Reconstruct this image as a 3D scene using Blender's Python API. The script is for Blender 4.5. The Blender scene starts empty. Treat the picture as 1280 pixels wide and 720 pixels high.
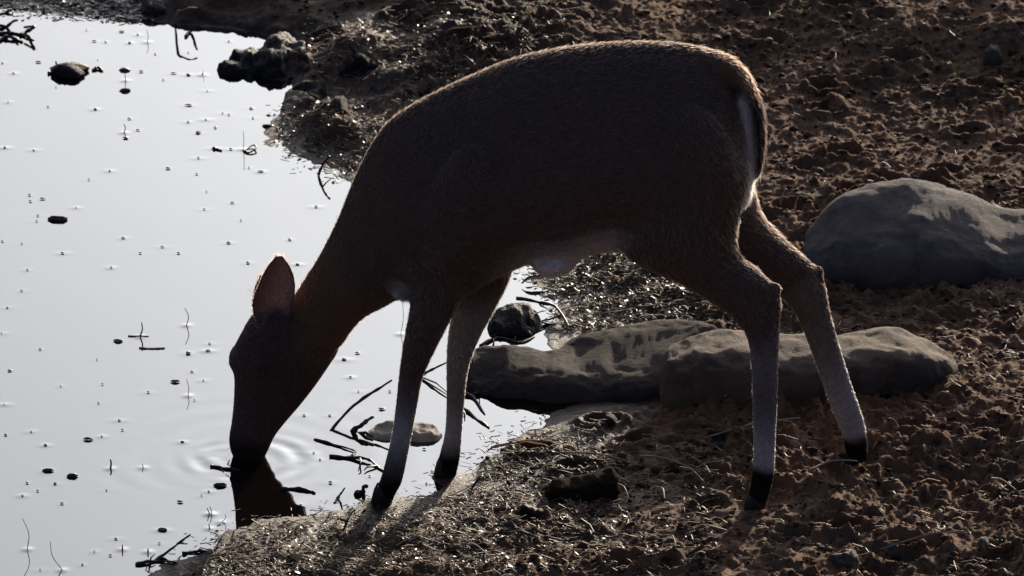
import bpy, bmesh, math, random
import numpy as np
from mathutils import Vector, noise as mnoise
from mathutils.kdtree import KDTree

random.seed(7)
RNG = np.random.default_rng(11)
SC = bpy.context.scene
COL = SC.collection

# ------------------------------------------------------------------ camera
PITCH = math.radians(19.0)
SP, CP = math.sin(PITCH), math.cos(PITCH)
DIST, PPM = 16.0, 640.0                     # metres to the deer, photo pixels per metre there
FPX = DIST * PPM
FWD = np.array([0.0, CP, -SP]); UP = np.array([0.0, SP, CP]); RIGHT = np.array([1.0, 0, 0])
CAM = UP * (252.0 / PPM) - FWD * DIST
cd = bpy.data.cameras.new('camera'); cam = bpy.data.objects.new('camera', cd); COL.objects.link(cam)
cam.location = CAM; cam.rotation_euler = (math.pi / 2 - PITCH, 0, 0)
cd.sensor_width = 36.0; cd.lens = 36.0 * FPX / 1280.0
cd.clip_start = 0.5; cd.clip_end = 3000.0
cd.dof.use_dof = True; cd.dof.focus_distance = DIST; cd.dof.aperture_fstop = 16.0
SC.camera = cam

# ------------------------------------------------------------------ light
SUN_EL, SUN_AZ = math.radians(10.5), math.radians(16.0)      # azimuth from +Y (away from camera) towards +X
world = bpy.data.worlds.new('World'); SC.world = world; world.use_nodes = True
wn = world.node_tree.nodes; wl = world.node_tree.links
sky = wn.new('ShaderNodeTexSky'); sky.sky_type = 'NISHITA'; sky.sun_disc = False
sky.sun_elevation = SUN_EL; sky.sun_rotation = SUN_AZ
sky.air_density = 0.4; sky.dust_density = 10.0; sky.ozone_density = 2.3; sky.altitude = 200
bg = wn['Background']; bg.inputs['Strength'].default_value = 0.13
wl.new(sky.outputs['Color'], bg.inputs['Color'])
sd_ = bpy.data.lights.new('sun', 'SUN'); sd_.energy = 5.0; sd_.angle = math.radians(0.55); sd_.color = (1.0, 0.86, 0.68)
sun = bpy.data.objects.new('sun', sd_); COL.objects.link(sun)
tosun = Vector((math.sin(SUN_AZ) * math.cos(SUN_EL), math.cos(SUN_AZ) * math.cos(SUN_EL), math.sin(SUN_EL)))
sun.rotation_euler = tosun.to_track_quat('Z', 'Y').to_euler(); sun.location = (3, 8, 6)
vs = SC.view_settings; vs.view_transform = 'Standard'; vs.look = 'None'; vs.exposure = 0.5; vs.gamma = 1.0
vs.use_curve_mapping = False
SC.cycles.max_bounces = 6; SC.cycles.sample_clamp_indirect = 4.0
SC.cycles.use_denoising = True

# ------------------------------------------------------------------ photo pixel -> place
def ray(px, py):
    return FWD * FPX + RIGHT * (px - 640.0) - UP * (py - 360.0)
def at_y(px, py, y):
    d = ray(px, py); t = (y - CAM[1]) / d[1]; return CAM + d * t
def at_z(px, py, z=0.0):
    d = ray(px, py); t = (z - CAM[2]) / d[2]; return CAM + d * t

# ------------------------------------------------------------------ noise
def _hash(ix, iy, seed):
    h = (ix.astype(np.int64) * 374761393 + iy.astype(np.int64) * 668265263 + seed * 974711) & 0xffffffff
    h = ((h ^ (h >> 13)) * 1274126177) & 0xffffffff
    h = (h ^ (h >> 16)) & 0xffffffff
    return h / 4294967295.0
def vnoise(x, y, seed=0):
    ix = np.floor(x); iy = np.floor(y); fx = x - ix; fy = y - iy
    fx = fx * fx * fx * (fx * (fx * 6 - 15) + 10); fy = fy * fy * fy * (fy * (fy * 6 - 15) + 10)
    a = _hash(ix, iy, seed); b = _hash(ix + 1, iy, seed); c = _hash(ix, iy + 1, seed); d = _hash(ix + 1, iy + 1, seed)
    return (a + (b - a) * fx) * (1 - fy) + (c + (d - c) * fx) * fy
def fbm(x, y, seed=0, octs=4, gain=0.5):
    v = 0.0; a = 1.0; t = 0.0
    for o in range(octs):
        c, s = math.cos(o * 1.3 + 0.4), math.sin(o * 1.3 + 0.4)
        v = v + a * (vnoise((x * c - y * s) * 2 ** o + o * 17.3, (x * s + y * c) * 2 ** o - o * 9.1, seed + o) * 2 - 1)
        t += a; a *= gain
    return v / t
def worley(x, y, seed=0):
    ix = np.floor(x); iy = np.floor(y); best = np.full(x.shape, 9.0); val = np.zeros(x.shape)
    for dx in (-1, 0, 1):
        for dy in (-1, 0, 1):
            cx = ix + dx; cy = iy + dy
            px = cx + _hash(cx, cy, seed); py = cy + _hash(cx, cy, seed + 57)
            d = (px - x) ** 2 + (py - y) ** 2
            m = d < best; best = np.where(m, d, best); val = np.where(m, _hash(cx, cy, seed + 99), val)
    return np.sqrt(best), val

# ------------------------------------------------------------------ materials
def mat(name):
    m = bpy.data.materials.new(name); m.use_nodes = True
    n = m.node_tree.nodes; return m, n, m.node_tree.links, n['Principled BSDF']
def noise_node(n, l, scale, detail=6, rough=0.6, coord=None):
    t = n.new('ShaderNodeTexNoise'); t.inputs['Scale'].default_value = scale
    t.inputs['Detail'].default_value = detail; t.inputs['Roughness'].default_value = rough
    if coord is None:
        coord = n.new('ShaderNodeTexCoord').outputs['Object']
    l.new(coord, t.inputs['Vector']); return t
def ramp(n, l, src, stops):
    r = n.new('ShaderNodeValToRGB'); e = r.color_ramp.elements
    while len(e) < len(stops): e.new(0.5)
    for k, (p, c) in enumerate(stops):
        e[k].position = p; e[k].color = (*c, 1)
    l.new(src, r.inputs['Fac']); return r
def bump(n, l, b, src, strength, dist):
    k = n.new('ShaderNodeBump'); k.inputs['Strength'].default_value = strength; k.inputs['Distance'].default_value = dist
    l.new(src, k.inputs['Height']); l.new(k.outputs['Normal'], b.inputs['Normal'])
def simple(name, c0, c1, scale=30, rough=0.7, bdist=0.003, bstr=0.6, spec=0.4):
    m, n, l, b = mat(name)
    t = noise_node(n, l, scale); r = ramp(n, l, t.outputs['Fac'], [(0.3, c0), (0.7, c1)])
    l.new(r.outputs['Color'], b.inputs['Base Color']); b.inputs['Roughness'].default_value = rough
    b.inputs['Specular IOR Level'].default_value = spec
    t2 = noise_node(n, l, scale * 4); bump(n, l, b, t2.outputs['Fac'], bstr, bdist)
    return m
def attr_mat(name, rough, spec=0.4, scale=60, trans=0.0):
    m, n, l, b = mat(name)
    a = n.new('ShaderNodeAttribute'); a.attribute_name = 'Col'
    t = noise_node(n, l, scale); mx = n.new('ShaderNodeMix'); mx.data_type = 'RGBA'; mx.blend_type = 'MULTIPLY'
    mx.inputs['Factor'].default_value = 0.7
    r = ramp(n, l, t.outputs['Fac'], [(0.25, (.45, .45, .45)), (0.75, (1.25, 1.2, 1.15))])
    l.new(a.outputs['Color'], mx.inputs[6]); l.new(r.outputs['Color'], mx.inputs[7])
    l.new(mx.outputs[2], b.inputs['Base Color'])
    b.inputs['Roughness'].default_value = rough; b.inputs['Specular IOR Level'].default_value = spec
    if trans > 0:
        tr = n.new('ShaderNodeBsdfTranslucent'); ms = n.new('ShaderNodeMixShader'); ms.inputs['Fac'].default_value = trans
        l.new(mx.outputs[2], tr.inputs['Color']); l.new(b.outputs['BSDF'], ms.inputs[1]); l.new(tr.outputs['BSDF'], ms.inputs[2])
        l.new(ms.outputs['Shader'], n['Material Output'].inputs['Surface'])
    return m

def soil_material():
    m, n, l, b = mat('soil')
    co = n.new('ShaderNodeTexCoord').outputs['Object']
    wet = n.new('ShaderNodeAttribute'); wet.attribute_name = 'wet'
    t1 = noise_node(n, l, 5, 8, 0.65, co); t2 = noise_node(n, l, 70, 6, 0.7, co)
    r1 = ramp(n, l, t1.outputs['Fac'], [(0.3, (.085, .046, .028)), (0.5, (.165, .094, .057)), (0.72, (.270, .165, .100))])
    r2 = ramp(n, l, t2.outputs['Fac'], [(0.3, (.5, .5, .5)), (0.7, (1.3, 1.25, 1.2))])
    mx = n.new('ShaderNodeMix'); mx.data_type = 'RGBA'; mx.blend_type = 'MULTIPLY'; mx.inputs['Factor'].default_value = 0.8
    l.new(r1.outputs['Color'], mx.inputs[6]); l.new(r2.outputs['Color'], mx.inputs[7])
    mw = n.new('ShaderNodeMix'); mw.data_type = 'RGBA'
    wetc = n.new('ShaderNodeMix'); wetc.data_type = 'RGBA'; wetc.blend_type = 'MULTIPLY'; wetc.inputs['Factor'].default_value = 1
    l.new(mx.outputs[2], wetc.inputs[6]); wetc.inputs[7].default_value = (.32, .35, .41, 1)
    l.new(wet.outputs['Fac'], mw.inputs['Factor']); l.new(mx.outputs[2], mw.inputs[6]); l.new(wetc.outputs[2], mw.inputs[7])
    l.new(mw.outputs[2], b.inputs['Base Color'])
    mr = n.new('ShaderNodeMapRange'); l.new(wet.outputs['Fac'], mr.inputs['Value'])
    mr.inputs['To Min'].default_value = 0.9; mr.inputs['To Max'].default_value = 0.55
    l.new(mr.outputs['Result'], b.inputs['Roughness'])
    ms = n.new('ShaderNodeMapRange'); l.new(wet.outputs['Fac'], ms.inputs['Value'])
    ms.inputs['To Min'].default_value = 0.05; ms.inputs['To Max'].default_value = 0.14
    l.new(ms.outputs['Result'], b.inputs['Specular IOR Level'])
    t3 = noise_node(n, l, 160, 5, 0.7, co); bump(n, l, b, t3.outputs['Fac'], 0.8, 0.004)
    return m
def water_material():
    m, n, l, b = mat('pond_water')
    b.inputs['Base Color'].default_value = (.007, .005, .004, 1)
    b.inputs['Roughness'].default_value = 0.0; b.inputs['IOR'].default_value = 1.33
    gl = n.new('ShaderNodeBsdfGlossy'); gl.inputs['Roughness'].default_value = 0.015
    gl.inputs['Color'].default_value = (.955, .99, 1, 1)
    fr = n.new('ShaderNodeFresnel'); fr.inputs['IOR'].default_value = 1.88
    mixs = n.new('ShaderNodeMixShader'); df = n.new('ShaderNodeBsdfDiffuse'); df.inputs['Color'].default_value = (.007, .005, .004, 1)
    l.new(fr.outputs['Fac'], mixs.inputs['Fac']); l.new(df.outputs['BSDF'], mixs.inputs[1]); l.new(gl.outputs['BSDF'], mixs.inputs[2])
    l.new(mixs.outputs['Shader'], n['Material Output'].inputs['Surface'])
    return m
def rock_material(name, c0, c1, stain, dust):
    m, n, l, b = mat(name); co = n.new('ShaderNodeTexCoord').outputs['Object']
    def mixc(f, a, c, mode='MIX'):
        x = n.new('ShaderNodeMix'); x.data_type = 'RGBA'; x.blend_type = mode; l.new(f, x.inputs['Factor']); l.new(a, x.inputs[6])
        if isinstance(c, tuple): x.inputs[7].default_value = (*c, 1)
        else: l.new(c, x.inputs[7])
        return x.outputs[2]
    t = noise_node(n, l, 14, 8, .7, co); base = ramp(n, l, t.outputs['Fac'], [(.3, c0), (.7, c1)]).outputs['Color']
    t2 = noise_node(n, l, 4.5, 5, .65, co); f2 = ramp(n, l, t2.outputs['Fac'], [(.40, (0, 0, 0)), (.78, (.7, .7, .7))]).outputs['Color']
    c = mixc(f2, base, stain)
    g = n.new('ShaderNodeNewGeometry'); sx = n.new('ShaderNodeSeparateXYZ'); l.new(g.outputs['Normal'], sx.inputs[0])
    t3 = noise_node(n, l, 22, 6, .7, co); ad = n.new('ShaderNodeMath'); ad.operation = 'MULTIPLY'; l.new(sx.outputs['Z'], ad.inputs[0]); l.new(t3.outputs['Fac'], ad.inputs[1])
    f3 = ramp(n, l, ad.outputs[0], [(.34, (0, 0, 0)), (.5, (.9, .9, .9))]).outputs['Color']
    c = mixc(f3, c, dust); l.new(c, b.inputs['Base Color']); b.inputs['Roughness'].default_value = .88; b.inputs['Specular IOR Level'].default_value = .15
    t4 = noise_node(n, l, 30, 9, .75, co); v = n.new('ShaderNodeTexVoronoi'); v.feature = 'DISTANCE_TO_EDGE'; v.inputs['Scale'].default_value = 7
    wv = n.new('ShaderNodeVectorMath'); wv.operation = 'MULTIPLY_ADD'; l.new(t4.outputs['Color'], wv.inputs[0]); wv.inputs[1].default_value = (.16, .16, .16); l.new(co, wv.inputs[2])
    l.new(wv.outputs[0], v.inputs['Vector']); cr = ramp(n, l, v.outputs['Distance'], [(0, (0, 0, 0)), (.035, (1, 1, 1))])
    mm = n.new('ShaderNodeMath'); mm.operation = 'MULTIPLY_ADD'; l.new(cr.outputs['Color'], mm.inputs[0]); mm.inputs[1].default_value = .16; l.new(t4.outputs['Fac'], mm.inputs[2])
    bump(n, l, b, mm.outputs[0], 0.8, 0.009); return m
M = {}
M['soil'] = soil_material(); M['water'] = water_material()
M['boulder'] = rock_material('boulder_stone', (.085, .074, .070), (.165, .142, .130), (.072, .062, .057), (.13, .112, .100))
M['boulder_brown'] = rock_material('boulder_brown_stone', (.070, .056, .046), (.135, .108, .085), (.048, .037, .030), (.20, .155, .11))
M['slab'] = rock_material('dark_slab_stone', (.034, .031, .032), (.070, .062, .058), (.030, .027, .026), (.085, .068, .055))
M['slab'].node_tree.nodes['Principled BSDF'].inputs['Specular IOR Level'].default_value = .05
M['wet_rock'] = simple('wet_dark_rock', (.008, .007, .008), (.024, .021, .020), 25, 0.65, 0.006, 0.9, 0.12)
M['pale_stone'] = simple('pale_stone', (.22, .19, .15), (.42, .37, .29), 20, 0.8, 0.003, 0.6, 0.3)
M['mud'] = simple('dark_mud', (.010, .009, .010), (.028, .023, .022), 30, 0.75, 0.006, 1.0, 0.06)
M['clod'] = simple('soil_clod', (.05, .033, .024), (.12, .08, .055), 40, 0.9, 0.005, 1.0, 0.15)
M['red_clod'] = simple('red_soil_clod', (.09, .035, .02), (.18, .075, .045), 40, 0.9, 0.005, 1.0, 0.15)
M['twig'] = simple('wet_twig', (.018, .013, .010), (.06, .043, .032), 50, 0.55, 0.002, 0.6, 0.4)
M['pale_twig'] = simple('dry_stalk', (.20, .16, .11), (.42, .35, .25), 50, 0.6, 0.001, 0.5, 0.3)
M['bark'] = simple('bark', (.012, .008, .006), (.036, .023, .016), 40, 0.95, 0.008, 1.0, 0.03)
M['speck'] = simple('floating_speck', (.12, .10, .07), (.38, .34, .28), 60, 0.5, 0.001, 0.4, 0.3)
M['floater'] = simple('floating_leaf', (.03, .022, .014), (.10, .075, .05), 60, 0.4, 0.002, 0.6, 0.5)
M['litter'] = attr_mat('straw_litter', 0.6, 0.25); M['leaves'] = attr_mat('leaf_litter', 0.4, 0.35, 60, 0.3)
M['coat_skin'] = attr_mat('deer_hide', 0.85, 0.1, 120)
M['ear'] = attr_mat('ear_skin', 0.8, 0.1, 120, 0.45)
M['hoof'] = simple('hoof_horn', (.008, .007, .007), (.022, .018, .016), 60, 0.45, 0.001, 0.5, 0.4)
em, en_, el_, eb = mat('eye'); M['eye'] = em
en_t = noise_node(en_, el_, 40); en_r = ramp(en_, el_, en_t.outputs['Fac'], [(0.3, (.004, .003, .003)), (0.7, (.012, .008, .006))])
el_.new(en_r.outputs['Color'], eb.inputs['Base Color']); eb.inputs['Roughness'].default_value = 0.05

def hair_material():
    m = bpy.data.materials.new('coat_hair'); m.use_nodes = True
    n = m.node_tree.nodes; l = m.node_tree.links
    n.remove(n['Principled BSDF'])
    h = n.new('ShaderNodeBsdfHairPrincipled'); h.model = 'CHIANG'; h.parametrization = 'COLOR'
    a = n.new('ShaderNodeAttribute'); a.attribute_name = 'Col'
    l.new(a.outputs['Color'], h.inputs['Color'])
    h.inputs['Roughness'].default_value = 0.75; h.inputs['Radial Roughness'].default_value = 0.85
    h.inputs['IOR'].default_value = 1.38
    h.inputs['Random Roughness'].default_value = 0.2
    l.new(h.outputs['BSDF'], n['Material Output'].inputs['Surface'])
    return m
M['hair'] = hair_material()

# ------------------------------------------------------------------ object helpers
def mesh_obj(name, V, F, material, parent=None, origin=None, smooth=True, cols=None):
    V = np.asarray(V, float)
    if parent is not None: o0 = np.array(parent['_o'])
    elif origin is not None: o0 = np.asarray(origin, float)
    else: o0 = np.array([V[:, 0].mean(), V[:, 1].mean(), V[:, 2].min()])
    me = bpy.data.meshes.new(name)
    me.from_pydata((V - o0).tolist(), [], [list(map(int, f)) for f in F]); me.update()
    if smooth: me.polygons.foreach_set('use_smooth', [True] * len(me.polygons))
    if cols is not None:
        at = me.attributes.new('Col', 'FLOAT_COLOR', 'POINT')
        c4 = np.ones((len(V), 4)); c4[:, :3] = cols; at.data.foreach_set('color', c4.ravel())
    me.materials.append(material)
    ob = bpy.data.objects.new(name, me); COL.objects.link(ob)
    if parent is not None:
        ob.parent = parent
    else:
        ob.location = o0
    return ob
def tag(o, label=None, cat=None, group=None, kind=None):
    if label: o['label'] = label
    if cat: o['category'] = cat
    if group: o['group'] = group
    if kind: o['kind'] = kind
    return o
def tube(pts, radii, sides=6, wob=0.0):
    P = [np.asarray(p, float) for p in pts]; V = []; F = []
    n = len(P)
    for i in range(n):
        t = P[min(i + 1, n - 1)] - P[max(i - 1, 0)]; t = t / (np.linalg.norm(t) + 1e-9)
        u = np.cross(t, [0.31, 0.2, 0.93] if abs(t[2]) < 0.9 else [1, 0, 0]); u /= np.linalg.norm(u); v = np.cross(t, u)
        for k in range(sides):
            a = 2 * math.pi * k / sides
            r = radii[i] * (1 + wob * (random.random() - 0.5))
            V.append(P[i] + r * (math.cos(a) * u + math.sin(a) * v))
    for i in range(n - 1):
        for k in range(sides):
            k2 = (k + 1) % sides
            F.append((i * sides + k, i * sides + k2, (i + 1) * sides + k2, (i + 1) * sides + k))
    F.append(tuple(reversed(range(sides)))); F.append(tuple((n - 1) * sides + k for k in range(sides)))
    return V, F
def merge(parts):
    V = []; F = []
    for v, f in parts:
        o = len(V); V += list(v); F += [tuple(i + o for i in q) for q in f]
    return V, F
def catmull(P, m):
    P = np.asarray(P, float); out = []
    n = len(P)
    for i in range(n - 1):
        p0 = P[max(i - 1, 0)]; p1 = P[i]; p2 = P[i + 1]; p3 = P[min(i + 2, n - 1)]
        for k in range(m):
            t = k / m
            out.append(0.5 * ((2 * p1) + (-p0 + p2) * t + (2 * p0 - 5 * p1 + 4 * p2 - p3) * t * t + (-p0 + 3 * p1 - 3 * p2 + p3) * t ** 3))
    out.append(P[-1]); return np.array(out)

# ------------------------------------------------------------------ shoreline and ground heights
SHORE_PX = [(140, 775), (190, 730), (235, 700), (285, 672), (330, 656), (375, 650), (440, 641), (500, 629), (545, 611), (600, 582), (650, 549),
            (700, 517), (735, 500), (738, 478), (700, 440), (688, 420), (705, 400), (694, 375), (668, 345), (640, 318),
            (590, 285), (530, 258), (470, 238), (430, 220), (398, 204), (362, 188), (330, 165), (342, 146), (388, 118),
            (372, 100), (340, 88), (372, 66), (362, 47), (325, 42), (270, 33), (175, 27), (100, 19), (0, 10), (-120, 0), (-420, -40)]
SHORE = [at_z(px, py)[:2] for px, py in SHORE_PX]
SHORE += [(-9, 6.5), (-26, 7), (-40, -8), (-26, -22), (-6, -9), (-2.2, -2.5)]
SHORE = np.array(SHORE)
def shore_sd(x, y):
    best = np.full(x.shape, 1e9); inside = np.zeros(x.shape, bool); n = len(SHORE)
    for i in range(n):
        a = SHORE[i]; b = SHORE[(i + 1) % n]; e = b - a
        t = np.clip(((x - a[0]) * e[0] + (y - a[1]) * e[1]) / (e @ e), 0, 1)
        d = (x - a[0] - t * e[0]) ** 2 + (y - a[1] - t * e[1]) ** 2
        best = np.minimum(best, d)
        c = (a[1] > y) != (b[1] > y)
        with np.errstate(divide='ignore', invalid='ignore'):
            xi = a[0] + (y - a[1]) * e[0] / (e[1] if e[1] != 0 else 1e-12)
        inside ^= c & (x < xi)
    d = np.sqrt(best); return np.where(inside, -d, d)
SMOOTH = []
for px_, py_, rx_, ry_ in ((492,124,55,13),(425,44,75,13),(560,76,40,10),(650,592,80,26),(430,700,80,14)):
    c_ = at_z(px_, py_); SMOOTH.append((c_[0], c_[1], rx_ / PPM * 1.1, ry_ / PPM / SP * 1.1))
MOUNDS = []
_pr = random.Random(5)
PRINTS = [(*at_z(_pr.uniform(660, 1290), _pr.uniform(520, 725))[:2], _pr.uniform(-.9, .9), _pr.uniform(.010, .022)) for _ in range(26)]
PRINTS += [(*at_z(_pr.uniform(930, 1290), _pr.uniform(5, 330))[:2], _pr.uniform(-.9, .9), _pr.uniform(.012, .024)) for _ in range(34)]
PRINTS += [(*at_z(_pr.uniform(400, 760), _pr.uniform(0, 110))[:2], _pr.uniform(-.9, .9), _pr.uniform(.010, .020)) for _ in range(14)]
for x0_, x1_, py_, h_ in ((395,492,100,.040),(350,420,134,.030),(455,575,128,.040),(382,452,168,.045),(505,615,86,.035),(540,620,52,.02),(300,395,96,.02),(480,560,52,.015)):
    c_ = at_z((x0_ + x1_) / 2, py_ - 8); MOUNDS.append((c_[0], c_[1], (x1_ - x0_) / PPM * .42, .11, h_))
HOOVES = [(at_z(479, 628), 1), (at_z(558, 597), 1), (at_z(945, 636), 1), (at_z(1070, 584), 1)]
def ground_h(x, y, detail=True):
    x = np.asarray(x, float); y = np.asarray(y, float)
    sd = shore_sd(x, y)
    sdr = sd + 0.050 * fbm(x * 8, y * 7, 3, 5, .62)
    land = 0.013 * np.clip(sdr / .22, 0, 1) ** 1.3 + 0.012 * np.maximum(sdr - 0.5, 0) + 0.035 * np.clip(y - 0.7, 0, 60) * np.clip(sdr / 2.5, 0, 1)
    land = land + 0.045 * (1 - np.exp(-np.maximum(sdr, 0) / .09)) * np.clip((y - 2.45) / .25, 0, 1) * np.clip((x + .84) / .08, 0, 1) * np.clip((2.0 - x) / .5, 0, 1)
    wat = -0.20 * np.minimum(-np.minimum(sdr, 0), 3.0)
    h = np.where(sdr > 0, land, wat)
    if not detail: return h
    near = (np.abs(x) < 6) & (np.abs(y) < 12)
    amp = np.clip(sdr / 0.34, 0.07, 1.0) * np.where(near, 1, 0) * (1 - .2 * np.clip((-.25 - x) / .2, 0, 1) * np.clip((y - 2.2) / .3, 0, 1))
    amp = amp * np.clip(1.05 + 1.0 * fbm(x * 2.4, y * 1.7, 88, 3), .5, 1.5)
    for cx_, cy_, rx_, ry_ in SMOOTH:
        g_ = np.clip(1.5 * np.exp(-(((x - cx_) / rx_) ** 2 + ((y - cy_) / ry_) ** 2)), 0, 1); amp = amp * (1 - .85 * g_)
    # ruts, clods and crumbs
    wx = x + 0.05 * fbm(x * 5, y * 5, 40, 2); wy = y + 0.05 * fbm(x * 5 + 9, y * 5, 41, 2)
    big = fbm(wx * 2.6, wy * 2.2, 5, 3) * 0.027
    rut = (1 - np.abs(fbm(wx * 9, wy * 6, 8, 3)) * 2.2) * 0.010
    d1, v1 = worley(wx * 30, wy * 22, 21); d2, v2 = worley(wx * 80, wy * 56, 22)
    clod = np.clip(0.75 - d1, 0, 1) * 0.015 * (v1 > 0.5) * (0.3 + v1)
    crumb = np.clip(0.8 - d2, 0, 1) * 0.0075 * (0.3 + v2)
    fine = fbm(x * 100, y * 66, 30, 2) * 0.005
    h = h + np.where(sdr > -0.02, amp * (big + rut + clod + crumb + fine), 0)
    for cx_, cy_, rx_, ry_, hh_ in MOUNDS:
        g_ = np.exp(-(((wx - cx_) / rx_) ** 2 + ((wy - cy_) / ry_) ** 2) ** 1.5)
        h = h + hh_ * g_ * (.75 + .5 * fbm(x * 22, y * 16, 71, 3))
    for cx_, cy_, a_, dp_ in PRINTS:
        c0_, s0_ = math.cos(a_), math.sin(a_); u_ = ((x - cx_) * c0_ + (y - cy_) * s0_) / .034; v_ = (-(x - cx_) * s0_ + (y - cy_) * c0_) / .026
        r_ = np.sqrt(u_ * u_ + v_ * v_); h = h + dp_ * (-np.exp(-r_ ** 4) + .55 * np.exp(-((r_ - 1.35) / .4) ** 2))
    for hp, s in HOOVES:
        r2 = ((x - hp[0]) ** 2 + (y - hp[1]) ** 2)
        w = np.exp(-r2 / (2 * 0.035 ** 2)); h = h * (1 - w) + 0.004 * w * 1.0
    return h
def gh(x, y): return float(ground_h(np.array([x]), np.array([y]))[0])
def at_ground(px, py):
    z = 0.0
    for _ in range(8):
        p = at_z(px, py, z); z = 0.5 * z + 0.5 * max(float(ground_h(np.array([p[0]]), np.array([p[1]]), False)[0]), 0.0)
    return at_z(px, py, z)

def grid_axis(lo, hi, step, far):
    a = list(np.arange(lo, hi, step)); s = step; v = a[-1]
    up = []
    while v < far: s *= 1.4; v += s; up.append(v)
    s = step; v = a[0]; dn = []
    while v > -far: s *= 1.4; v -= s; dn.append(v)
    return np.array(dn[::-1] + a + up)
def grid_mesh(name, X, Y, Z, material, attrs=None):
    ny, nx = Z.shape
    co = np.empty((ny * nx, 3), np.float32); co[:, 0] = np.tile(X, ny); co[:, 1] = np.repeat(Y, nx); co[:, 2] = Z.ravel()
    ii = np.arange((ny - 1) * (nx - 1)); r = ii // (nx - 1); c = ii % (nx - 1); b = r * nx + c
    q = np.stack([b, b + 1, b + nx + 1, b + nx], 1).astype(np.int32)
    me = bpy.data.meshes.new(name); me.vertices.add(len(co)); me.vertices.foreach_set('co', co.ravel())
    me.loops.add(q.size); me.loops.foreach_set('vertex_index', q.ravel())
    me.polygons.add(len(q)); me.polygons.foreach_set('loop_start', np.arange(len(q), dtype=np.int32) * 4)
    me.update(calc_edges=True); me.polygons.foreach_set('use_smooth', np.ones(len(q), bool))
    for k, v in (attrs or {}).items():
        at = me.attributes.new(k, 'FLOAT', 'POINT'); at.data.foreach_set('value', v.astype(np.float32).ravel())
    me.materials.append(material)
    o = bpy.data.objects.new(name, me); COL.objects.link(o); o['kind'] = 'structure'; return o

X = grid_axis(-1.35, 1.35, 0.0036, 600); Y = grid_axis(-0.68, 3.85, 0.0054, 900)
GX, GY = np.meshgrid(X, Y)
GZ = ground_h(GX, GY); GSD = shore_sd(GX, GY)
wetn = 0.12 * fbm(GX * 6, GY * 6, 60, 4)
WET = np.clip(1.0 - (GZ - 0.006) / 0.05, 0, 1) * np.clip(1 - (GSD + wetn - 0.12) / 0.5, 0, 1)
# the low left bank beyond the pond stays soaked for longer
WET = np.maximum(WET, np.clip((0.35 - GX) / 0.5, 0, 1) * np.clip((GY - 1.3) / 0.4, 0, 1) * 0.6 * (0.6 + 2 * np.clip(wetn + .1, 0, .2)))
for cx_, cy_, rx_, ry_ in SMOOTH:
    WET = np.maximum(WET, .9 * np.clip(1.4 * np.exp(-(((GX - cx_) / rx_) ** 2 + ((GY - cy_) / ry_) ** 2)) + wetn, 0, 1) * (cx_ < .35))
grid_mesh('ground', X, Y, GZ, M['soil'], {'wet': np.clip(WET, 0, 1)})

# ------------------------------------------------------------------ floating specks (photo pixels, width in pixels)
FLOAT = [(152,40,9),(162,54,11),(172,44,5),(118,52,9),(132,53,6),(108,38,5),(194,68,9),(48,78,12),(3,79,7),(17,92,6),(122,75,5),
 (176,90,11),(204,100,9),(235,94,13),(217,92,9),(253,93,8),(235,66,5),(259,114,4),(236,132,15),(119,137,14),(162,149,8),(157,173,13),
 (172,163,8),(235,153,8),(269,160,9),(248,166,13),(257,150,4),(278,142,5),(286,144,6),(314,136,9),(316,148,10),(60,134,6),(286,52,5),
 (10,128,4),(268,186,13),(288,187,10),(248,198,9),(210,211,14),(246,218,8),(311,210,7),(326,215,11),(247,167,11),(6,185,13),(42,188,9),
 (137,214,8),(111,225,7),(37,244,11),(53,249,11),(38,252,9),(72,275,23),(47,270,6),(46,277,5),(95,260,5),(78,317,8),
 (154,298,9),(203,309,8),(223,317,9),(139,335,7),(175,317,7),(258,240,5),(255,262,5),(290,254,9),(286,304,11),(310,329,14),(3,302,6),
 (27,305,6),(34,338,5),(27,364,6),(9,385,6),(148,427,12),(235,442,22),(260,439,13),(262,430,8),(12,464,9),(219,478,11),
 (240,465,6),(254,476,7),(121,450,6),(50,437,6),(2,417,5),(5,506,6),(76,483,8),(128,481,6),(123,504,9),(149,526,7),(153,538,6),
 (127,546,6),(110,550,12),(7,544,9),(39,540,6),(57,557,8),(59,589,14),(90,596,17),(69,605,9),(34,604,10),(47,614,7),(28,620,6),(133,613,8),
 (77,630,9),(228,553,9),(225,628,18),(261,615,6),(252,620,5),(275,608,18),(203,663,12),(145,674,9),(199,680,8),(138,695,9),(243,501,6),
 (185,491,7),(50,713,8),(103,706,9),(118,690,6),(430,450,14),(447,442,12),(438,472,8),(380,520,9),(487,490,9),(477,512,14),(412,520,7),
 (392,567,7),(400,575,8),(413,604,20),(395,259,12),(362,300,9),(372,331,8),(301,276,6),(520,545,10),(530,562,12),(540,590,9),(533,605,8),
 (448,490,7),(376,632,9),(400,634,7),(462,596,8)]
FW = [(at_z(px, py), w / PPM * 0.5 * (1 + (612 - py) / 612 * 0.19)) for px, py, w in FLOAT]
STEMS = [  # base pixel (waterline), tip pixel, bend pixels, radius mm
 ((184,53),(183,37),2,1.0),((157,101),(156,90),0,1.3),((304,187),(304,164),1,1.0),((175,421),(177,403),2,2.2),((233,407),(231,385),4,1.3),
 ((138,586),(138,574),1,2.6),((34,687),(28,648),5,1.1),((78,713),(63,677),-5,1.1),((235,495),(233,474),2,1.0),((155,166),(155,155),2,1.6),
 ((262,643),(259,635),0,1.5),((264,643),(262,633),1,1.3),((262,661),(261,655),0,1.6),((153,687),(153,681),0,2.0),((185,690),(185,686),0,2.2),
 ((179,585),(178,580),0,1.2),((277,653),(281,643),3,0.9),((501,418),(502,372),3,0.8),((253,94),(254,88),1,0.8),((492,598),(494,590),1,1.2)]
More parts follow.
